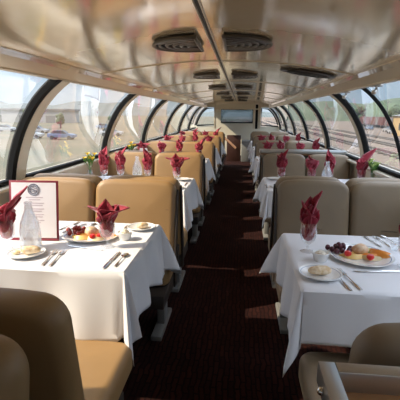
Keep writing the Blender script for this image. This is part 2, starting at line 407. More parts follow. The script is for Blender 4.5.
# ------------------------------------------------------------------ benches
BH = .945
def make_bench(m, x0, x1, side, sd_=.41):
    """bench facing +y-local; origin on the floor at the middle of the back, local x along the bench"""
    r = thing('booth_bench', '', 'bench')
    W = x1-x0; w = W/2
    for i in range(2):
        cx = x0+w*(i+.5)
        bm = pillow(w-.006, .56, .10, .085, .045); xf(bm, Matrix.Rotation(.19, 4, 'X'))   # top leans back (-y)
        br_ = mk('backrest', bm, m, r, loc=(cx, .165, BH-.552))
        bm = nb(); tube(bm, [(-w/2+.05, .050, .36), (0, .0575, .36), (w/2-.05, .050, .36)], .0022, 6); tube(bm, [(-w/2+.02, .035, .44), (-w/2+.02, .035, .12)], .002, 6)
        xf(bm, Matrix.Rotation(.19, 4, 'X')); mk('piping', bm, M_SEAM, br_)
        bm = pillow(w-.006, sd_, .13, .06, .04, .006); xf(bm, Matrix.Rotation(-PI/2, 4, 'X'))
        mk('seat_cushion', bm, m, r, loc=(cx, .12, .375))
    bm = nb(); box(bm, x0+.01, x1-.01, .12, .55, .22, .31, bev=.01); box(bm, x0+.02, x1-.02, .06, .12, .22, .42, bev=.01); mk('shell', bm, M_SHELL, r)
    if side == 0: return r
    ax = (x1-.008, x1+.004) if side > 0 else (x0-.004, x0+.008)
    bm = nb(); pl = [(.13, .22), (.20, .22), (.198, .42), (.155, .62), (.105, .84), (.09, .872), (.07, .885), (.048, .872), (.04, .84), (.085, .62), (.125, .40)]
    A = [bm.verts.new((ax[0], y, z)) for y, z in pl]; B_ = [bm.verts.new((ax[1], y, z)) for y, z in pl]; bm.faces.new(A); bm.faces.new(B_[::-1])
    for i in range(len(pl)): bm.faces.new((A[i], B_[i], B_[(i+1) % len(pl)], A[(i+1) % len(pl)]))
    mk('end_panel', bm, M_SHELL, r)  # dark cover on the aisle end, stands in for the pad side's shade
    for xx in (x0+.04, x1-.09):
        bm = nb(); box(bm, xx, xx+.05, .26, .38, .0, .23, bev=.008); box(bm, xx-.01, xx+.06, .14, .54, 0, .035, bev=.008); mk('leg', bm, M_GREY, r)
    return r
LX = (-1.585, -.425); RX = (.265, 1.29)
protoLN = make_bench(M_SEAT, *LX, 0, .585); protoRN = make_bench(M_SEATR, *RX, 0, .67)
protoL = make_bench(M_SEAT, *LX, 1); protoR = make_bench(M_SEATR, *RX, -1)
# bench facing -y : rotate by pi about z -> local x must be mirrored, so build separate prototypes
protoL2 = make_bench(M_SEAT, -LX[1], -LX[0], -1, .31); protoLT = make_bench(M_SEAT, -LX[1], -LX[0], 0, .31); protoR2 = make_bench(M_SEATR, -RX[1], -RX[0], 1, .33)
used = set()
def bench(pr, y, flip, label, group):
    if pr.name in used: o = dup(pr, None, None, label, group)
    else: used.add(pr.name); o = pr; o['label'] = label; o['group'] = group
    o.location = (0, y, 0); o.rotation_euler = (0, 0, PI if flip else 0)
LP = [.85, 2.80, 4.77, 6.74, 8.71, 10.68]
for k, y in enumerate(LP):
    q = ['nearest', 'second', 'third', 'fourth', 'fifth', 'sixth'][k]
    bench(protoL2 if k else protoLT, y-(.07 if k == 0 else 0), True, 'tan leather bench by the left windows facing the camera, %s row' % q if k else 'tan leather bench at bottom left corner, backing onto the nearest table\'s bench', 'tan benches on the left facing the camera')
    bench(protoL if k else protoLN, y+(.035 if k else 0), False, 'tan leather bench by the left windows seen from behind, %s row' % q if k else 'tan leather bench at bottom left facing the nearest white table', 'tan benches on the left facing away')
RP = [(.79, 0), (2.98, 0), (4.98, .34), (7.28, .0), (9.25, .0), (11.3, 0)]
for k, (y, gap) in enumerate(RP):
    q = ['nearest', 'second', 'third', 'fourth', 'fifth', 'sixth'][k]
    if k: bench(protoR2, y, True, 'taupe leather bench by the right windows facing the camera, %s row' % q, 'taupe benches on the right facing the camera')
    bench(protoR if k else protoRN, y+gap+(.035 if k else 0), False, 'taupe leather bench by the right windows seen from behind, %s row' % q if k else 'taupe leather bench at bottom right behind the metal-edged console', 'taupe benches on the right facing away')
# metal edged consoles
def console(y0, y1, label, z=.94, x0=.16):
    r = thing('serving_console', label, 'console', (0, 0, 0)); x1 = 1.29
    bm = nb(); w = .032
    for b4 in ((x0+w, x1-w, y1-w, y1), (x0+w, x1-w, y0, y0+w), (x0, x0+w, y0, y1), (x1-w, x1, y0, y1)):
        box(bm, *b4, z-.045, z, bev=.003)
    mk('metal_frame', bm, M_METAL, r)
    bm = nb(); box(bm, x0+.01, x1-.01, y0+.01, y1-.01, z-.06, z-.04); mk('wood_panel', bm, M_WOOD, r, False)
    bm = nb(); box(bm, x0+.12, x1-.05, y0+.04, y1-.04, 0, z-.06, bev=.01); mk('cabinet_body', bm, M_SHELL, r)
    bm = nb(); ball(bm, (x0-.003, y1-.06, z-.022), .008); mk('screw', bm, M_STEEL, r)
console(.16, .715, 'metal-edged console with sunken brown top at bottom right corner')
console(5.10, 5.26, 'metal-edged ledge between back-to-back taupe benches beyond the second right table', .972, .24)

# ------------------------------------------------------------------ tables with cloths
TZ = .735
def make_table(x0, x1, d=.74):
    r = thing('dining_table', '', 'table')
    bm = nb(); box(bm, x0+.012, x1-.012, -d/2+.012, d/2-.012, TZ-.03, TZ-.003, bev=.008); mk('tabletop', bm, M_TABLE, r)
    xm = x0*.5+x1*.5
    bm = nb(); box(bm, xm-.05, xm+.05, -.05, .05, .02, TZ-.03, bev=.01); mk('pedestal', bm, M_GREY, r)
    bm = nb(); box(bm, xm-.3, xm+.3, -.22, .22, 0, .03, bev=.01); mk('base', bm, M_GREY, r)
    return r
def cloth_bm(x0, x1, d, ov, aisle, seed, ovc=None, wallov=.12, point=.42):
    """tablecloth on rectangle x0..x1, -d/2..d/2 ; aisle=+1: aisle side at x1, -1: at x0"""
    rnd = random.Random(seed); bm = nb()
    a, b_ = (x1-x0)/2, d/2; cx = (x0+x1)/2
    # perimeter samples : (base point, outward dir, corner angle fraction or None)
    P = []
    cr = .012
    def side(p0, p1, nrm, n, s0):
        for i in range(n): 
            t = (i)/n; P.append((Vector(p0).lerp(Vector(p1), t), Vector(nrm), 0, s0, t))
    nx = 44; ny = 32; nc = 14
    corners = [((a, -b_), -PI/2), ((a, b_), 0), ((-a, b_), PI/2), ((-a, -b_), PI)]
    sides = [((-a, -b_), (a, -b_), (0, -1), nx, 'n'), ((a, -b_), (a, b_), (1, 0), ny, 'r'), ((a, b_), (-a, b_), (0, 1), nx, 'f'), ((-a, b_), (-a, -b_), (-1, 0), ny, 'l')]
    for (p0, p1, nm, n, tg), (c, a0) in zip(sides, corners):
        side(p0, p1, nm, n, tg)
        for j in range(nc):
            t = j/nc; an = a0+PI/2*t
            P.append((Vector(c), Vector((math.cos(an), math.sin(an))), 1-abs(2*t-1), 'c'+tg, t))
    wall = 'l' if aisle > 0 else 'r'
    NP = len(P); R = 16
    ph = [rnd.uniform(0, 6.28) for _ in range(6)]
    rings = []
    top = []
    # length of overhang per sample
    s = 0; prev = P[0][0]; Ls = []; 
    for i, (p, nrm, cf, tg, t) in enumerate(P):
        if tg[0] == 'c':
            an = math.atan2(abs(nrm.y), abs(nrm.x)); L = ov/max(math.cos(an), math.sin(an)); L = ov+(L-ov)*1.0
            oncw = (aisle > 0 and c is not None and p.x < 0) or (aisle < 0 and p.x > 0)
            if oncw: L = ov*(.9) if abs(nrm.y) > .5 else ov*.6
        else:
            L = ov*(.96+.09*math.sin(7*t+ph[0]))*(.88 if tg == 'f' else 1)
            if tg == wall: L = ov*.5
        Ls.append(L)
    for j in range(R+1):
        v = j/R; ring = []
        for i, (p, nrm, cf, tg, t) in enumerate(P):
            L = Ls[i]; dist = v*L
            onw = (tg == wall) or (p.x*aisle < 0 and tg[0] == 'c')
            # rolled edge then fall
            re_ = .012
            if dist < re_*1.57: an = dist/re_; o = re_*math.sin(an); z = -re_*(1-math.cos(an))
            else:
                h = dist-re_*1.57; 
                fold = 0; flare = .10
                if not onw:
                    if tg[0] == 'c':
                        fold = .030*math.sin(t*2*PI*1.5+ph[1]+p.x*3)*v
                        pt_ = point[0] if p.y < 0 else point[1]; flare = .16+pt_*cf
                    else:
                        e = min(1, v*1.2)
                        S_ = 2.2 if tg in ('n', 'f') else 2.6
                        edge = math.sin(PI*t)
                        fold = (.022*math.sin(t*S_*2*PI+ph[2])+.011*math.sin(t*2*S_*2*PI+ph[3]))*e*(.35+.65*edge)
                        flare = .16-.07*edge
                else: flare = .02
                # flare outwards: angle grows less with drop
                o = re_+h*flare*(1-.25*v)+fold; z = -re_-h*math.sqrt(max(.2, 1-flare*flare))
            q = p+nrm*o
            if not onw and tg[0] != 'c':
                pass
            ring.append(bm.verts.new((cx+q.x, q.y, TZ+.002+z)))
        rings.append(ring)
    for A, B in zip(rings, rings[1:]):
        for k in range(NP):
            bm.faces.new((A[k], A[(k+1) % NP], B[(k+1) % NP], B[k]))
    # top surface : inward scaled rings with faint fold lines
    prevr = rings[0]
    for sc in (.97, .8, .55, .3, .1):
        ring = [bm.verts.new((cx+(v.co.x-cx)*sc, v.co.y*sc, TZ+.002)) for v in rings[0]]
        for k in range(NP): bm.faces.new((prevr[k], prevr[(k+1) % NP], ring[(k+1) % NP], ring[k]))
        prevr = ring
    bm.faces.new(prevr)
    bmesh.ops.remove_doubles(bm, verts=bm.verts, dist=1e-5)
    return bm
TLX = (-1.59, -.48); TRX = (.262, 1.29)
TL = [1.965, 3.80, 5.76, 7.73, 9.70]
TR = [1.885, 4.00, 6.28, 8.28, 10.2]
for s, xs, ys in ((1, TLX, TL), (-1, TRX, TR)):
    sd_ = 'left' if s > 0 else 'right'
    pt = make_table(*xs)
    protos = []
    for k, y in enumerate(ys):
        lab = '%s dining table %s under white cloth' % (ords[k], 'on the left of the aisle' if s > 0 else 'on the right of the aisle')
        if k == 0: o = pt; o['label'] = lab; o['group'] = 'tables on the '+sd_
        else: o = dup(pt, None, None, lab)
        o.location = (0, y, 0)
        bm = cloth_bm(*xs, .76, .305 if s > 0 else .255, s, 11*k+(3 if s > 0 else 5), point=(.06, .36))
        c = mk('tablecloth', bm, M_CLOTH, None, loc=(0, y, 0))
        tag(c, 'white linen tablecloth on the %s table %s' % (ords[k], 'left of the aisle' if s > 0 else 'right of the aisle'), 'tablecloth', 'white tablecloths on the '+sd_)
        sm_ = c.modifiers.new('thick', 'SOLIDIFY'); sm_.thickness = .0015; sm_.offset = 0

ZT = TZ+.0035
# ------------------------------------------------------------------ tableware
def goblet_mesh():
    bm = nb(); lathe(bm, [(0, 0), (.034, 0), (.036, .002), (.030, .005), (.010, .010), (.007, .016), (.009, .024), (.006, .030), (.007, .036), (.018, .044), (.033, .060), (.040, .085), (.041, .110), (.039, .135), (.0375, .150),
                     (.0362, .150), (.0375, .135), (.0393, .110), (.0382, .085), (.031, .062), (.016, .048), (0, .044)], 28)
    return bm
def petal(bm, base, az, lean, L, W, curl=.3, fold=.35, n=9, m=6, twist=0):
    """pointed folded-cloth leaf"""
    d = Vector((math.cos(az), math.sin(az), 0)); sdv = Vector((-math.sin(az), math.cos(az), 0))
    rows = []; p = Vector(base); ang = PI/2-lean*.3
    for i in range(n+1):
        t = i/n
        ang = PI/2-lean*(.3+.9*t)-curl*t*t*.5
        if i: p = p+(d*math.cos(ang)+Vector((0, 0, 1))*math.sin(ang))*(L/n)
        wd = W*(.35+1.25*t if t < .52 else 1.0*(1-(t-.52)/.48)+.02)
        wd = W*((.35+.65*(t/.5)) if t < .5 else (1-((t-.5)/.5)**1.1*.97))
        nrm = d*math.sin(ang)-Vector((0, 0, 1))*math.cos(ang)
        row = []
        for j in range(m+1):
            u = j/m*2-1
            row.append(bm.verts.new(p+sdv*(u*wd/2*math.cos(twist*t))+nrm*(-abs(u)*wd*fold*.5+.004*math.sin(u*7+i))+Vector((0, 0, 1))*(u*wd*.12*math.sin(twist+t*2))))
        rows.append(row)
    for A, B in zip(rows, rows[1:]):
        for j in range(m): bm.faces.new((A[j], A[j+1], B[j+1], B[j]))
def napkin_mesh(kind, seed=0):
    rnd = random.Random(seed); bm = nb()
    # crumpled wad inside the bowl
    rings = []
    for i, (r, z) in enumerate(((.004, .052), (.018, .060), (.027, .078), (.031, .105), (.028, .135), (.020, .155), (.008, .165))):
        rings.append([bm.verts.new((r*(1+.13*math.sin(5*a+i+seed))*math.cos(a), r*(1+.13*math.sin(5*a+i+seed))*math.sin(a), z)) for a in [2*PI*k/24 for k in range(24)]])
    for A, B in zip(rings, rings[1:]):
        for k in range(24): bm.faces.new((A[k], A[(k+1) % 24], B[(k+1) % 24], B[k]))
    bm.faces.new(rings[0][::-1]); bm.faces.new(rings[-1])
    if kind == 'fan':
        for az, ln, L, W in ((PI*.98, .80, .14, .12), (PI*.04, .95, .15, .12), (PI*1.4, .45, .11, .13), (PI*.6, .15, .14, .10), (PI*1.72, .6, .10, .12), (PI*.2, .5, .12, .11), (PI*.8, .45, .115, .11)):
            petal(bm, (.008*math.cos(az), .008*math.sin(az), .105), az, ln, L, W, curl=.35, fold=.5)
    elif kind == 'flame':
        for az, ln, L, W in ((.10*PI, .18, .20, .095), (.95*PI, .25, .15, .10), (1.5*PI, .22, .14, .10), (.5*PI, .15, .165, .10), (1.8*PI, .40, .12, .10), (1.2*PI, .40, .10, .10)):
            petal(bm, (.008*math.cos(az), .008*math.sin(az), .095), az, ln, L, W, curl=.5 if L > .18 else .2, fold=.6)
    else:   # leaning sash
        for az, ln, L, W in ((.02*PI, .55, .24, .12), (.12*PI, .5, .17, .12), (1.5*PI, .4, .12, .11), (.9*PI, .45, .12, .11), (.5*PI, .3, .13, .11), (1.8*PI, .5, .12, .12)):
            petal(bm, (.008*math.cos(az), .008*math.sin(az), .10), az, ln, L, W, curl=.15, fold=.45)
    return bm
def set_solid(o, t=.0022):
    m = o.modifiers.new('thick', 'SOLIDIFY'); m.thickness = t; m.offset = 0
gob0 = None; naps = {}
def goblet(x, y, label, group=None):
    global gob0
    if gob0 is None: gob0 = mk('goblet', goblet_mesh(), M_GOB); o = tag(gob0, label, 'glass', group); o.location = (x, y, ZT)
    else:
        o = dup(gob0, (x, y, ZT), None, label)
    if group: o['group'] = group
    elif 'group' in o: del o['group']
    return o
def napkin(x, y, kind, label, rz=0, group=None, seed=0, sc=1):
    key = (kind, seed)
    if key not in naps:
        o = mk('napkin', napkin_mesh(kind, seed), M_NAP); set_solid(o); naps[key] = o; tag(o, label, 'napkin')
    else: o = dup(naps[key], None, None, label)
    if 'group' in o: del o['group']
    if group: o['group'] = group
    o.location = (x, y, ZT+.0); o.rotation_euler = (0, 0, rz); o.scale = (1, 1, 1) if sc == 1 else ((1.18, 1.18, sc) if sc > 1.1 else (1, 1, sc))
    return o
def plate_parts(name, label, loc, r, depth=.012, stripe=True, oval=1.0):
    t_ = thing(name, label, 'plate', loc)
    bm = nb(); lathe(bm, [(0, 0), (r*.55, 0), (r*.6, .002), (r*.97, depth+.002), (r, depth+.004), (r*.985, depth+.006), (r*.66, .006), (r*.58, .004), (0, .004)], 40, sy=oval); mk('dish', bm, M_CHINA, t_)
    if stripe:
        bm = nb(); pts = [(r*.90*math.cos(2*PI*i/40), oval*r*.90*math.sin(2*PI*i/40), depth+.0018) for i in range(40)]; tube(bm, pts, .0022 if r < .12 else .003, 6, True, flat=.5); mk('rim_stripe', bm, M_BLUE, t_)
    return t_
def fork_mesh(L=.19):
    bm = nb(); tube(bm, [(0, 0, .002), (0, .03, .003), (0, .07, .004), (0, L*.62, .006), (0, L*.68, .005)], [.006, .0065, .004, .003, .006], 8, flat=.45)
    tube(bm, [(0, L*.66, .005), (0, L*.72, .003), (0, L*.77, .002)], [.005, .012, .012], 8, flat=.25)
    for x in (-.009, -.003, .003, .009): tube(bm, [(x, L*.76, .002), (x, L*.88, .001), (x*.9, L, .004)], [.002, .0018, .001], 6)
    return bm
def knife_mesh(L=.22):
    bm = nb(); tube(bm, [(0, 0, .003), (0, .03, .004), (0, L*.42, .004)], [.006, .0065, .0045], 8, flat=.6)
    tube(bm, [(0, L*.41, .004), (.001, L*.5, .003), (.002, L*.9, .003), (.004, L, .003)], [.005, .009, .009, .002], 8, flat=.16)
    return bm
def spoon_mesh(L=.17):
    bm = nb(); tube(bm, [(0, 0, .002), (0, .03, .003), (0, L*.4, .006), (0, L*.7, .006)], [.006, .006, .003, .003], 8, flat=.45)
    ball(bm, (0, L*.85, .005), 1, 2, (.018, .028, .004))
    return bm
cut = {}
def cutlery(kind, x0, y0, x1, y1, label, z=None, group='cutlery on the tables'):
    """handle end -> working end"""
    z = ZT if z is None else z
    if kind not in cut:
        cut[kind] = mk(kind, {'fork': fork_mesh, 'knife': knife_mesh, 'spoon': spoon_mesh}[kind](), M_STEEL); o = cut[kind]; tag(o, label, 'cutlery')
    else: o = dup(cut[kind], None, None, label)
    o.location = (x0, y0, z+.001); L0 = {'fork': .19, 'knife': .22, 'spoon': .17}[kind]; L = math.hypot(x1-x0, y1-y0)
    o.rotation_euler = (0, 0, math.atan2(y1-y0, x1-x0)-PI/2); s_ = min(1.15, max(.85, L/L0)); o.scale = (s_, s_, 1)
    return o
def pot(loc, label):
    t_ = thing('ramekin', label, 'small bowl', loc)
    bm = nb(); lathe(bm, [(0, 0), (.026, 0), (.030, .006), (.038, .036), (.040, .040), (.038, .042), (.035, .036), (.028, .010), (0, .008)], 28); mk('cup', bm, M_CHINA, t_)
    return t_
def blob(name, loc, r, sc, m, label, cat, rnd_amp=.12, seed=1, sub=3, rz=0):
    bm = nb(); ball(bm, (0, 0, 0), r, sub, sc); rr = random.Random(seed)
    k = [Vector((rr.uniform(-1, 1), rr.uniform(-1, 1), rr.uniform(-1, 1)))*rr.uniform(1.5, 4)/r for _ in range(5)]
    for v in bm.verts:
        s_ = sum(math.sin(q.dot(v.co)) for q in k)/5; v.co *= 1+rnd_amp*s_*2
    zmin = min(v.co.z for v in bm.verts)
    for v in bm.verts: v.co.z -= zmin
    return tag(mk(name, bm, m, None, loc=loc, rot=(0, 0, rz)), label, cat)
M_MELON = mat('cantaloupe_flesh', (.85, .33, .06), .35); M_HONEY = mat('honeydew_flesh', (.62, .68, .30), .35)
M_PINE = mat('pineapple_flesh', (.85, .58, .20), .4); M_BERRY = mat('strawberry_red', (.65, .02, .015), .3)
M_GRAPE = mat('dark_grape', (.09, .015, .025), .3); M_GRAPER = mat('red_grape', (.35, .05, .03), .3)
M_CREAMF = mat('cream_dip', (.82, .62, .42), .5, noise=(60, (.72, .45, .25), .45, .6)); M_PASTRY = mat('pastry_crust', (.62, .42, .22), .6, noise=(50, (.8, .65, .45), .4, .6))
M_CHEESE = mat('pale_cheese', (.80, .66, .38), .45); M_FOIL = mat('blue_foil', (.05, .25, .50), .3, .5); M_LETT = mat('green_garnish', (.15, .32, .05), .5)
M_SUGAR = mat('pale_sugar', (.75, .68, .55), .7, noise=(120, (.5, .38, .25), .5, .6))
def wedge(loc, rz, L, m, label, name='melon_slice', h=.020, wd=.034):
    L *= 1.15
    bm = nb(); rings = []
    for i in range(11):
        t = i/10*2-1; a = t*.9; R_ = L/1.8; x = R_*math.sin(a); y = R_*(1-math.cos(a)); s_ = math.sqrt(max(.02, 1-t*t))
        rings.append([bm.verts.new((x, y+dy*s_, dz*s_)) for dy, dz in ((-wd/2, 0), (wd/2, 0), (wd*.3, h*.7), (0, h))])
    for A, B in zip(rings, rings[1:]):
        for k in range(4): bm.faces.new((A[k], A[(k+1) % 4], B[(k+1) % 4], B[k]))
    bm.faces.new(rings[0]); bm.faces.new(rings[-1][::-1])
    return tag(mk(name, bm, m, None, loc=loc, rot=(0, 0, rz)), label, 'fruit slice')
def grapes(loc, m, label, seed, n=12, r=.013):
    t_ = thing('grape_bunch', label, 'grapes', loc); rr = random.Random(seed)
    bm0 = nb(); ball(bm0, (0, 0, 0), r, 2, (1, 1, 1.12)); g0 = mk('grape', bm0, m, t_)
    spots = []
    for i in range(n):
        a = i*2.4; d = .0165*math.sqrt(i); spots.append((d*math.cos(a)*1.2, d*math.sin(a), r+.002)) 
    for i in range(3): spots.append((.012*math.cos(i*2.1), .012*math.sin(i*2.1), r*2.5))
    for i, p in enumerate(spots):
        o = g0 if i == 0 else g0.copy()
        if i: COL.objects.link(o); o.parent = t_
        o.location = p
    return t_
def fruit_platter(x, y, r, oval, tab, sx=1, dark=True):
    z = ZT+.006
    plate_parts('fruit_platter', 'oval white platter with blue rim holding fruit on the %s' % tab, (x, y, ZT), r, oval=oval)
    grapes((x-.085*r/.145, y+.035, z+.004), M_GRAPE if dark else M_GRAPER, '%s grape bunch on the fruit platter of the %s' % ('dark purple' if dark else 'reddish', tab), 3)
    blob('cream_dip', (x+.0, y+.018, z), .036, (1.1, .85, .75), M_CREAMF, 'mound of beige fruit dip in the middle of the platter on the %s' % tab, 'dip', .22, 4)
    wedge((x-.045, y-.005, z), .5, .10, M_PINE, 'yellow pineapple slice behind the front one on the %s' % tab, 'pineapple_slice')
    wedge((x+.035, y-.016, z), -.1, .10, M_MELON, 'orange melon slice in front of the dip on the %s' % tab)
    wedge((x+.078*r/.145, y+.0, z+.004), -.9, .11, M_MELON, 'orange melon slice, nearer of the pair on the platter of the %s' % tab)
    wedge((x+.088*r/.145, y+.028, z+.006), -.7, .11, M_MELON, 'orange melon slice, farther of the pair on the platter of the %s' % tab)
    wedge((x+.03, y+.062, z), .1, .12, M_HONEY if dark else M_LETT, 'green melon slice at the back of the platter on the %s' % tab)
    wedge((x-.03, y-.038, z), .2, .10, M_PINE, 'yellow pineapple slice at the front of the platter on the %s' % tab, 'pineapple_slice')
    wedge((x+.038, y-.048, z), -.15, .10, M_CHEESE, 'pale cheese slice at the front right of the platter on the %s' % tab, 'cheese_slice')
    for i, (dx, dy) in enumerate(((-.065, -.03), (.025, -.066), ) if dark else ((.03, -.045), (.062, -.03))):
        s_ = thing('strawberry', 'red strawberry at the %s of the platter on the %s' % (['left front', 'right front'][i], tab), 'strawberry', (x+dx*r/.145, y+dy, z+.004))
        bm = nb(); lathe(bm, [(0, 0), (.006, .001), (.016, .010), (.0175, .018), (.013, .026), (0, .029)], 16); mk('berry', bm, M_BERRY, s_)
# ------------------------------------------------------------------ nearest left table
T1 = 'nearest left table'
# menu in burgundy board
t_ = thing('menu_board', 'burgundy framed menu card with round crest standing on the nearest left table', 'menu', (-1.063, 1.945, ZT), math.radians(5))
tilt = math.radians(-7)
def tilted(o): o.rotation_euler = (tilt, 0, 0); return o
bm = nb(); box(bm, -.128, .128, .0, .006, .004, .315, bev=.001); tilted(mk('backing', bm, M_MENU, t_))
bm = nb(); box(bm, -.117, .117, -.0015, .0, .014, .304); pg = tilted(mk('page', bm, M_PAPER, t_))
bm = nb()
tube(bm, [(.029*math.cos(2*PI*i/32), -.0025, .268+.029*math.sin(2*PI*i/32)) for i in range(32)], .0022, 6, True)
tube(bm, [(.019*math.cos(2*PI*i/28), -.0025, .268+.019*math.sin(2*PI*i/28)) for i in range(28)], .0015, 6, True)
for i in range(16):
    a = 2*PI*i/16; tube(bm, [(.0215*math.cos(a), -.0025, .268+.0215*math.sin(a)), (.0265*math.cos(a+.12), -.0025, .268+.0265*math.sin(a+.12))], .0012, 5)
tube(bm, [(-.016, -.0025, .275), (.016, -.0025, .260)], .004, 6); tube(bm, [(-.012, -.0025, .262), (.006, -.0025, .256)], .002, 6); tube(bm, [(-.004, -.0025, .281), (.012, -.0025, .274)], .002, 6)
mk('crest', bm, M_INK, pg)
bm = nb()
for i, (l, z) in enumerate(((.09, .225), (.06, .213), (.10, .195), (.085, .183), (.10, .165), (.075, .153), (.095, .135), (.085, .123), (.10, .105), (.06, .093))):
    box(bm, .004-l/2, .004+l/2, -.0025, -.0015, z, z+.004)
mk('text_lines', bm, M_INKP, pg, False)
bm = nb(); tube(bm, [(-.128, -.002, .004), (.128, -.002, .004)], .005, 8); tilted(mk('stand_lip', bm, M_MENU, t_))
bm = nb(); box(bm, -.05, .05, 0, .004, 0, .2); o = mk('easel_strut', bm, M_MENU, t_, False, loc=(0, .075, .0), rot=(math.radians(10), 0, 0))
# bottle of water
def make_bottle(loc, label):
    t_ = thing('water_bottle', label, 'bottle', loc)
    bm = nb(); lathe(bm, [(0, 0), (.046, 0), (.050, .004), (.051, .03), (.050, .09), (.044, .135), (.030, .170), (.020, .195), (.017, .225), (.019, .228), (.019, .236), (.016, .238),
                     (.0145, .236), (.0148, .225), (.0175, .195), (.027, .170), (.041, .133), (.047, .09), (.048, .03), (.046, .008), (0, .006)], 32); mk('glass_body', bm, M_WATER, t_)
    bm = nb(); lathe(bm, [(0, .009), (.0455, .009), (.0472, .03), (.0465, .088), (0, .088)], 28); mk('water', bm, M_GOB, t_)
    return t_
bot0 = make_bottle((-1.012, 1.815, ZT), 'clear glass water bottle standing before the menu card on the nearest left table')
goblet(-1.125, 1.80, 'glass goblet at left edge of the nearest left table')
napkin(-1.125, 1.80, 'sash', 'burgundy napkin leaning right out of the goblet at the left edge of the picture', .15, seed=1)
goblet(-.650, 1.89, 'glass goblet near the aisle side of the nearest left table')
napkin(-.650, 1.89, 'fan', 'burgundy napkin fanned wide in the goblet nearest the aisle, nearest left table', .05, seed=2)
plate_parts('bread_plate', 'small white bread plate with pastry on the near edge of the nearest left table', (-.99, 1.725, ZT), .088)
blob('pastry', (-.985, 1.725, ZT+.005), .035, (1.3, .75, .55), M_PASTRY, 'small beige pastry on the bread plate, nearest left table', 'pastry', .28, 5, rz=.2)
blob('butter_pat', (-1.035, 1.72, ZT+.005), .016, (1.2, .9, .6), M_CHEESE, 'pale butter pat beside the pastry, nearest left table', 'butter', .05, 8)
cutlery('fork', -.850, 1.60, -.885, 1.82, 'steel fork right of the bread plate, nearest left table, left one of two')
cutlery('fork', -.815, 1.60, -.845, 1.82, 'steel fork right of the bread plate, nearest left table, right one of two')
fruit_platter(-.79, 2.02, .150, .80, T1, dark=False)
cutlery('knife', -.66, 1.835, -.86, 1.88, 'steel knife lying in front of the fruit platter, nearest left table')
cutlery('knife', -.575, 1.60, -.570, 1.82, 'steel knife at the aisle corner of the nearest left table')
cutlery('spoon', -.532, 1.63, -.527, 1.80, 'steel spoon at the aisle corner of the nearest left table')
p_ = pot((-.600, 2.025, ZT), 'small white ramekin beside the fanned napkin goblet, nearest left table')
blob('sugar_heap', (-.600, 2.025, ZT+.010), .026, (1.05, 1.05, .9), M_SUGAR, 'pale heap of sugar in the ramekin on the nearest left table', 'sugar', .05, 9)
plate_parts('bread_plate', 'small white bread plate at the far aisle corner of the nearest left table', (-.562, 2.235, ZT), .082)
blob('pastry', (-.558, 2.232, ZT+.005), .030, (1.3, .75, .5), M_PASTRY, 'flat pastry on the plate at the far corner, nearest left table', 'pastry', .12, 15, rz=.8)
cutlery('fork', -.655, 2.10, -.655, 2.29, 'steel fork left of the far bread plate, nearest left table')
cutlery('knife', -.98, 2.09, -.92, 2.30, 'steel knife behind the platter beside the menu card')
cutlery('fork', -1.02, 2.14, -.97, 2.32, 'steel fork farthest behind the menu card, nearest left table')
cutlery('spoon', -.93, 2.16, -.86, 2.30, 'steel spoon behind the fruit platter, nearest left table')
# ------------------------------------------------------------------ nearest right table
T2 = 'nearest right table'
goblet(.345, 1.955, 'glass goblet on the aisle side of the nearest right table')
napkin(.345, 1.955, 'flame', 'tall burgundy napkin in the goblet on the aisle side, nearest right table', -.1, seed=3, sc=1.06)
pot((.385, 1.83, ZT), 'small white ramekin in front of the aisle goblet, nearest right table')
blob('sugar_heap', (.385, 1.83, ZT+.010), .026, (1.05, 1.05, .72), M_SUGAR, 'pale heap of sugar in the ramekin on the nearest right table', 'sugar', .05, 19)
plate_parts('bread_plate', 'small blue-rimmed bread plate at the near aisle corner of the nearest right table', (.350, 1.645, ZT), .090)
blob('pastry', (.355, 1.645, ZT+.005), .036, (1.4, .8, .5), M_PASTRY, 'flaky pastry on the blue-rimmed bread plate, nearest right table', 'pastry', .30, 25, rz=.2)
bm = nb(); box(bm, -.016, .016, -.011, .011, 0, .010, bev=.003); tag(mk('butter_packet', bm, M_FOIL, None, loc=(.345, 1.675, ZT+.018), rot=(0, .1, .4)), 'tiny blue foil butter packet on the pastry plate, nearest right table', 'butter')
fruit_platter(.585, 1.905, .148, 1.15, T2)
cutlery('fork', .440, 1.505, .408, 1.73, 'steel fork right of the bread plate, nearest right table, left one of two')
cutlery('fork', .482, 1.515, .442, 1.73, 'steel fork right of the bread plate, nearest right table, right one of two')
cutlery('knife', .715, 1.735, .50, 1.705, 'steel knife lying before the fruit platter, nearest right table')
cutlery('knife', .735, 2.07, .70, 2.26, 'steel knife behind the fruit platter, nearest right table')
cutlery('fork', .785, 2.08, .755, 2.26, 'steel fork behind the fruit platter, nearest right table')
cutlery('spoon', .83, 2.12, .80, 2.28, 'steel spoon behind the right goblet, nearest right table')
goblet(.752, 1.80, 'glass goblet cut by the right edge of the picture, nearest right table')
napkin(.752, 1.80, 'flame', 'burgundy napkin in the goblet cut by the right edge of the picture', 2.0, seed=3, sc=1.06)
bm = nb(); lathe(bm, [(0, 0), (.028, 0), (.030, .004), (.034, .05), (.033, .052), (.027, .008), (0, .006)], 24); tag(mk('glass_votive', bm, M_GOB, None, loc=(.80, 2.03, ZT)), 'small low clear glass behind the right-edge goblet', 'glass')

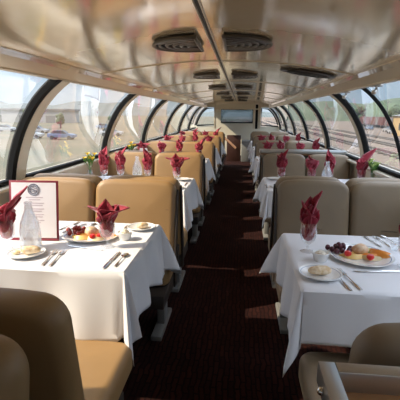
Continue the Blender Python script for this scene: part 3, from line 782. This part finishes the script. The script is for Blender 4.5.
# ------------------------------------------------------------------ flower vases
def make_vase(kind):
    r = thing('flower_vase', '', 'flower vase')
    bm = nb(); lathe(bm, [(0, 0), (.026, 0), (.028, .004), (.026, .05), (.016, .08), (.020, .11), (.018, .11), (.014, .08), (.024, .05), (.025, .006), (0, .005)], 24); mk('vase', bm, M_GOB, r)
    rr = random.Random(4 if kind == 'y' else 9)
    st = nb(); heads = []
    for i in range(8):
        a = i*2.4; d = .012+.035*rr.random(); h = .15+.05*rr.random(); p = (d*math.cos(a), d*math.sin(a), h); heads.append(p)
        tube(st, [(0, 0, .01), (p[0]*.3, p[1]*.3, .09), p], .0022, 5)
        for j in range(2):
            q = Vector(p)*.8; petal(st, q, a+j*2+1, .7, .045, .018, n=4, m=2)
    mk('stems', st, M_GREEN, r)
    for i, p in enumerate(heads):
        bm = nb(); ball(bm, (0, 0, 0), .007, 1)
        for j in range(7): petal(bm, (0, 0, 0), 2*PI*j/7, 1.0, .022, .012, n=3, m=2, curl=0)
        mk('bloom', bm, (M_YEL if kind == 'y' else M_PALEG), r, loc=p)
    return r
V = {'y': make_vase('y'), 'g': make_vase('g')}; vu = set()
def vase(kind, x, y, label, rz=0, z=None):
    if kind in vu: o = dup(V[kind], None, None, label)
    else: vu.add(kind); o = V[kind]; o['label'] = label
    o.location = (x, y, ZT if z is None else z); o.rotation_euler = (0, 0, rz); o.scale = (1.35, 1.35, 1.3); o['group'] = 'flower vases by the windows'
# ------------------------------------------------------------------ further tables
# one small plate prototype
def small_plate():
    bm = nb(); r = .085; lathe(bm, [(0, 0), (r*.55, 0), (r*.97, .012), (r, .015), (r*.96, .015), (r*.6, .005), (0, .005)], 24)
    return mk('side_plate', bm, M_CHINA)
sp0 = None
def splate(x, y, label, group):
    global sp0
    if sp0 is None: sp0 = small_plate(); o = tag(sp0, label, 'plate', group)
    else: o = dup(sp0, None, None, label, group)
    o.location = (x, y, ZT)
PLACE = ['by the window', 'in the middle left', 'in the middle right', 'by the aisle']
kinds = ['fan', 'flame', 'sash']
def layout(side, k, yc, spots):
    tb = '%s table %s of aisle' % (ords[k], side)
    sg = 1 if side == 'left' else -1
    names = ['nearest the window', 'next to the window one', 'third from the window', 'nearest the aisle']
    for i, (x, y, kd, rz, sd) in enumerate(spots):
        goblet(x, y, 'glass goblet %s on the %s' % (names[i], tb), 'goblets on the far tables')
        napkin(x, y, kd, 'burgundy napkin %s on the %s' % (names[i], tb), rz, 'napkins on the far tables', sd, 1.15)
    ax = -.58 if side == 'left' else .36
    for i, yy in enumerate((yc-.24, yc+.24)):
        splate(ax, yy, 'white plate at the %s aisle corner of the %s' % (['near', 'far'][i], tb), 'side plates on the far tables')
    xm = -.80 if side == 'left' else .60
    splate(xm, yc-.05, 'small white plate in the middle of the %s' % tb, 'side plates on the far tables')
    cutlery('fork', ax-.11, yc-.3, ax-.11, yc-.11, 'steel fork beside the near corner plate of the %s' % tb)
    cutlery('knife', ax+.07-(.0 if sg > 0 else .26), yc-.12, ax+.07-(.0 if sg > 0 else .26), yc+.08, 'steel knife between the aisle plates of the %s' % tb)
layout('left', 1, 3.80, [(-1.36, 3.93, 'flame', 1.0, 3), (-1.20, 3.97, 'flame', .2, 5), (-.93, 4.00, 'flame', 2.2, 3), (-.62, 3.92, 'fan', .1, 2)])
vase('y', -1.50, 3.92, 'vase of small yellow flowers by the window on the second left table')
dup(bot0, (-1.03, 3.98, ZT), None, 'clear glass water bottle on the second left table beside the burgundy napkin')
layout('left', 2, 5.76, [(-1.40, 5.7, 'fan', .5, 4), (-1.15, 5.88, 'fan', 1.4, 2), (-.90, 5.95, 'flame', .5, 5), (-.60, 5.86, 'sash', .1, 1)])
vase('y', -1.52, 5.55, 'vase of small yellow flowers by the window on the third left table', 1)
layout('left', 3, 7.73, [(-1.38, 7.6, 'fan', .1, 2), (-1.12, 7.8, 'fan', 2.0, 4), (-.88, 7.9, 'flame', .2, 3), (-.60, 7.8, 'fan', .6, 2)])
layout('left', 4, 9.70, [(-1.38, 9.6, 'fan', 1.1, 2), (-1.10, 9.8, 'flame', .0, 5), (-.86, 9.9, 'fan', .7, 4), (-.60, 9.75, 'sash', .2, 1)])
layout('right', 1, 4.00, [(1.17, 4.02, 'sash', .2, 1), (.88, 4.08, 'flame', 1.5, 5), (.70, 4.02, 'fan', 1.3, 2), (.415, 4.08, 'flame', .1, 3)][::1])
vase('g', 1.24, 3.90, 'vase of pale green flowers by the window on the second right table')
layout('right', 2, 6.28, [(1.15, 6.4, 'flame', 0, 3), (.90, 6.3, 'fan', 1, 2), (.62, 6.45, 'fan', 2, 4), (.42, 6.35, 'fan', .5, 2)])
layout('right', 3, 8.28, [(1.15, 8.4, 'flame', 0, 3), (.90, 8.3, 'fan', 1, 2), (.62, 8.45, 'fan', 2, 4), (.42, 8.35, 'fan', .5, 2)])
dup(bot0, (.82, 3.90, ZT), None, 'clear glass water bottle between napkins on the second right table')
# a menu card standing on the third left table
t_ = thing('menu_board', 'small burgundy menu card standing by the window on the third left table', 'menu', (-1.33, 5.50, ZT), .3)
bm = nb(); box(bm, -.06, .06, 0, .005, 0, .20); mk('backing', bm, M_MENU, t_, False, rot=(-.1, 0, 0))
bm = nb(); box(bm, -.052, .052, -.002, 0, .008, .19); mk('page', bm, M_PAPER, t_, False, rot=(-.1, 0, 0))

# ------------------------------------------------------------------ outdoors
GZ = -3.0
M_FIELD = mat('dry_field', (.105, .078, .042), .95, noise=(.08, (.060, .058, .028), .4, .62)); M_GRAV = mat('rail_gravel', (.16, .115, .08), .95, noise=(.4, (.12, .085, .06), .4, .6))
M_HILL = mat('wooded_hill', (.035, .055, .022), .95, noise=(.04, (.06, .09, .033), .4, .6)); M_TAN = mat('tan_hill', (.10, .11, .105), .95, noise=(.02, (.07, .085, .075), .4, .6))
M_RAIL = mat('steel_rail', (.30, .26, .22), .4, .7); M_RUST = mat('boxcar_red', (.13, .04, .03), .7, noise=(.5, (.09, .03, .025), .4, .6))
M_YWALL = mat('yellow_wall', (.38, .26, .12), .8); M_WWALL = mat('pale_wall', (.28, .27, .25), .8); M_ROOF = mat('grey_roof', (.14, .135, .13), .8)
M_CARW = mat('car_white', (.38, .38, .38), .3, coat=.5); M_CARB = mat('car_blue', (.10, .15, .24), .3, coat=.5); M_CARG = mat('car_grey', (.3, .3, .31), .3, coat=.5); M_TYRE = mat('tyre', (.02, .02, .02), .8)
M_CGL = mat('car_glass', (.04, .05, .06), .1)
bm = nb(); box(bm, -900, -6, -300, 1200, GZ-.3, GZ); struct('ground_left', bm, M_FIELD).name = 'ground'
bm = nb(); box(bm, -6, 900, -300, 1200, GZ-.3, GZ-.001); struct('ground', bm, M_GRAV)
bm = nb(); box(bm, CX-1.5, CX+1.5, Y0, Y1+1.5, -2.2, -.1); struct('trim_90', bm, M_GREY)
def hills(x0, x1, yb, h, seed, m, name, axis='x', depth=120):
    rr = random.Random(seed); bm = nb(); n = 60; ph = [rr.uniform(0, 6) for _ in range(5)]; rows = []
    for j in range(7):
        v = j/6; row = []
        for i in range(n+1):
            u = i/n; a = x0+(x1-x0)*u; hh = h*(.65+.35*math.sin(u*7+ph[0])*.6+.2*math.sin(u*17+ph[1])+.07*math.sin(u*61+ph[2]))*math.sin(PI*min(1, v*.5+.0)) 
            p = (a, yb+depth*v, GZ+hh) if axis == 'x' else (yb+depth*v, a, GZ+hh); row.append(bm.verts.new(p))
        rows.append(row)
    for A, B in zip(rows, rows[1:]):
        for i in range(n): bm.faces.new((A[i], A[i+1], B[i+1], B[i]))
    o = struct(name, bm, m, True); return o
hills(30, 700, 330, 27, 3, M_HILL, 'hill'); hills(-900, -150, 500, 30, 5, M_TAN, 'hill'); hills(-300, 300, 700, 20, 8, M_TAN, 'hill'); hills(-100, 900, 190, 24, 6, M_HILL, 'hill', 'y')
hills(-100, 700, -520, 22, 9, M_TAN, 'hill', 'y')
# rails
for k, x in enumerate((6.5, 12, 17.5, 23, 28.5)):
    r = thing('railway_track', 'railway track in the yard, %s from the dome car on the right' % ords[k], 'track', (x, 60, GZ), group='yard tracks')
    for q in (-.72, .72):
        bm = nb(); box(bm, q-.04, q+.04, -80, 240, .08, .22); mk('rail', bm, M_RAIL, r, False)
    bm = nb()
    for j in range(160): box(bm, -1.25, 1.25, -80+j*2, -79.7+j*2, 0.0, .1)
    o = mk('sleepers', bm, M_SHELL, r, False); o['kind'] = 'stuff'
# freight cars
def boxcar(x, y, label):
    r = thing('boxcar', label, 'freight car', (x, y, GZ), group='freight cars in the yard')
    bm = nb(); box(bm, -1.5, 1.5, -7, 7, 1.1, 4.0, bev=.05)
    for j in range(13): box(bm, -1.56, 1.56, -6.8+j*1.12, -6.7+j*1.12, 1.15, 3.95)
    mk('body', bm, M_RUST, r, False)
    bm = nb(); box(bm, -1.6, -1.5, -1.2, 1.2, 1.2, 3.8); mk('door', bm, M_ROOF, r, False)
    for yy in (-5.2, -3.6, 3.6, 5.2):
        bm = nb(); xf(lathe(bm, [(0, -1.0), (.45, -1.0), (.45, 1.0), (0, 1.0)], 16), Matrix.Translation((0, yy, .55)) @ Matrix.Rotation(PI/2, 4, 'Y')); mk('wheel', bm, M_TYRE, r)
for k in range(5): boxcar(51, 112+k*15.2, 'dark red boxcar in the yard, %s of the line' % ords[k])
# yellow building
r = thing('yellow_building', 'yellow building with grey roof beyond the yard, at the right edge', 'building', (41.5, 92, GZ))
bm = nb(); box(bm, -6, 12, -7, 9, 0, 4.4); mk('wall', bm, M_YWALL, r, False)
bm = nb(); prism(bm, [(-6.5, 4.4), (12.5, 4.4), (3, 6.2)], -7.4, 9.4); mk('roof', bm, M_ROOF, r, False)
for j in range(3):
    bm = nb(); box(bm, -6.04, -6, -5+j*4.5, -3.8+j*4.5, 1.3, 2.8); mk('window', bm, M_CGL, r, False)
# pale long building, left
for (x, y, L, h, lb) in ((-95, 170, 46, 5, 'long pale industrial building with flat roof across the left field'), (-150, 200, 40, 6, 'pale shed standing left of the long industrial building')):
    r = thing('industrial_building', lb, 'building', (x, y, GZ))
    bm = nb(); box(bm, -L/2, L/2, -8, 8, 0, h); mk('wall', bm, M_WWALL, r, False)
    bm = nb(); box(bm, -L/2-.6, L/2+.6, -8.6, 8.6, h, h+.7); mk('roof', bm, M_ROOF, r, False)
    for j in range(4):
        bm = nb(); xx = -L/2+L*(j+.5)/4; box(bm, xx-2, xx+2, -8.05, -8, .1, 3); mk('door', bm, M_ROOF, r, False)
def car(x, y, rz, m, label):
    r = thing('parked_car', label, 'car', (x, y, GZ), rz, 'parked cars')
    bm = nb(); prism(bm, [(-2.2, .35), (2.2, .35), (2.25, .8), (1.3, .95), (-2.2, .98)], -.88, .88); bmesh.ops.bevel(bm, geom=bm.edges[:], offset=.08, segments=2, affect='EDGES'); mk('body', bm, m, r)
    bm = nb(); prism(bm, [(-1.7, .93), (1.0, .93), (.35, 1.45), (-1.2, 1.48)], -.78, .78); bmesh.ops.bevel(bm, geom=bm.edges[:], offset=.06, segments=2, affect='EDGES'); mk('cabin', bm, M_CGL, r)
    for xx in (-1.4, 1.4):
        for yy in (-.86, .86):
            bm = nb(); xf(lathe(bm, [(0, -.1), (.33, -.1), (.33, .1), (0, .1)], 16), Matrix.Translation((xx, yy, .33)) @ Matrix.Rotation(PI/2, 4, 'X')); mk('wheel', bm, M_TYRE, r)
cc = [(-23.5, 52, .1, M_CARB, 'dark blue'), (-28.5, 53, .1, M_CARW, 'white'), (-34, 66, 0, M_CARG, 'grey'), (-42, 70, .2, M_CARW, 'white'), (-20, 62, .1, M_CARW, 'white'), (-30, 88, 0, M_CARB, 'dark blue')]
for k, (x, y, rz, m, cn) in enumerate(cc): car(x*1.25, y*1.25, rz, m, '%s parked car in the field beyond the left windows, %s from the dome car' % (cn, ords[[0, 1, 3, 4, 2, 5][k]]))
for k, (x, y, rz, m, cn) in enumerate([(38, 108, 1.4, M_CARW, 'white'), (41, 120, 1.5, M_CARG, 'grey'), (40, 134, 1.5, M_CARB, 'dark blue')]): car(x, y, rz, m, '%s parked car beside the boxcars in the right yard' % cn)
for k, (x, y, h) in enumerate(((47, 140, 9.5), (55, 142, 9), (43, 150, 9), (-60, 150, 8), (-95, 140, 9))):
    r = thing('utility_pole', '%s utility pole %s' % (['first', 'second', 'third', 'first', 'second'][k], 'behind the right yard' if k < 3 else 'in the left field'), 'pole', (x, y, GZ), group='utility poles')
    bm = nb(); tube(bm, [(0, 0, 0), (0, 0, h)], [.16, .11], 8); mk('pole', bm, M_ROOF, r)
    bm = nb(); box(bm, -1.1, 1.1, -.06, .06, h-.8, h-.65); mk('crossarm', bm, M_ROOF, r, False)
def tree(x, y, h, seed, label):
    r = thing('tree', label, 'tree', (x, y, GZ), group='trees outside'); rr = random.Random(seed)
    bm = nb(); tube(bm, [(0, 0, 0), (.1, 0, h*.5)], [.25, .12], 8); mk('trunk', bm, M_SHELL, r)
    bm = nb()
    for j in range(16):
        a = rr.uniform(0, 6.28); d = h*.28*rr.random(); ball(bm, (d*math.cos(a), d*math.sin(a), h*(.4+.5*rr.random())), h*.16*rr.uniform(.7, 1.2), 2)
    for v in bm.verts: v.co += Vector((rr.uniform(-1, 1), rr.uniform(-1, 1), rr.uniform(-1, 1)))*h*.02
    mk('crown', bm, M_HILL, r)
for k, (x, y, h) in enumerate(((60, 165, 8), (72, 172, 9), (84, 175, 8), (66, 185, 9), (96, 180, 9), (52, 190, 8))): tree(x, y, h, k, 'green tree behind the yard on the right, %s from the left' % ords[[1, 3, 4, 2, 5, 0][k]])
for k, (x, y, h) in enumerate(((-50, 110, 4), (-64, 118, 5), (-78, 125, 4), (-38, 120, 4))): tree(x, y, h, k+20, 'low tree in the left field, %s from the aisle' % ords[[1, 2, 3, 0][k]])
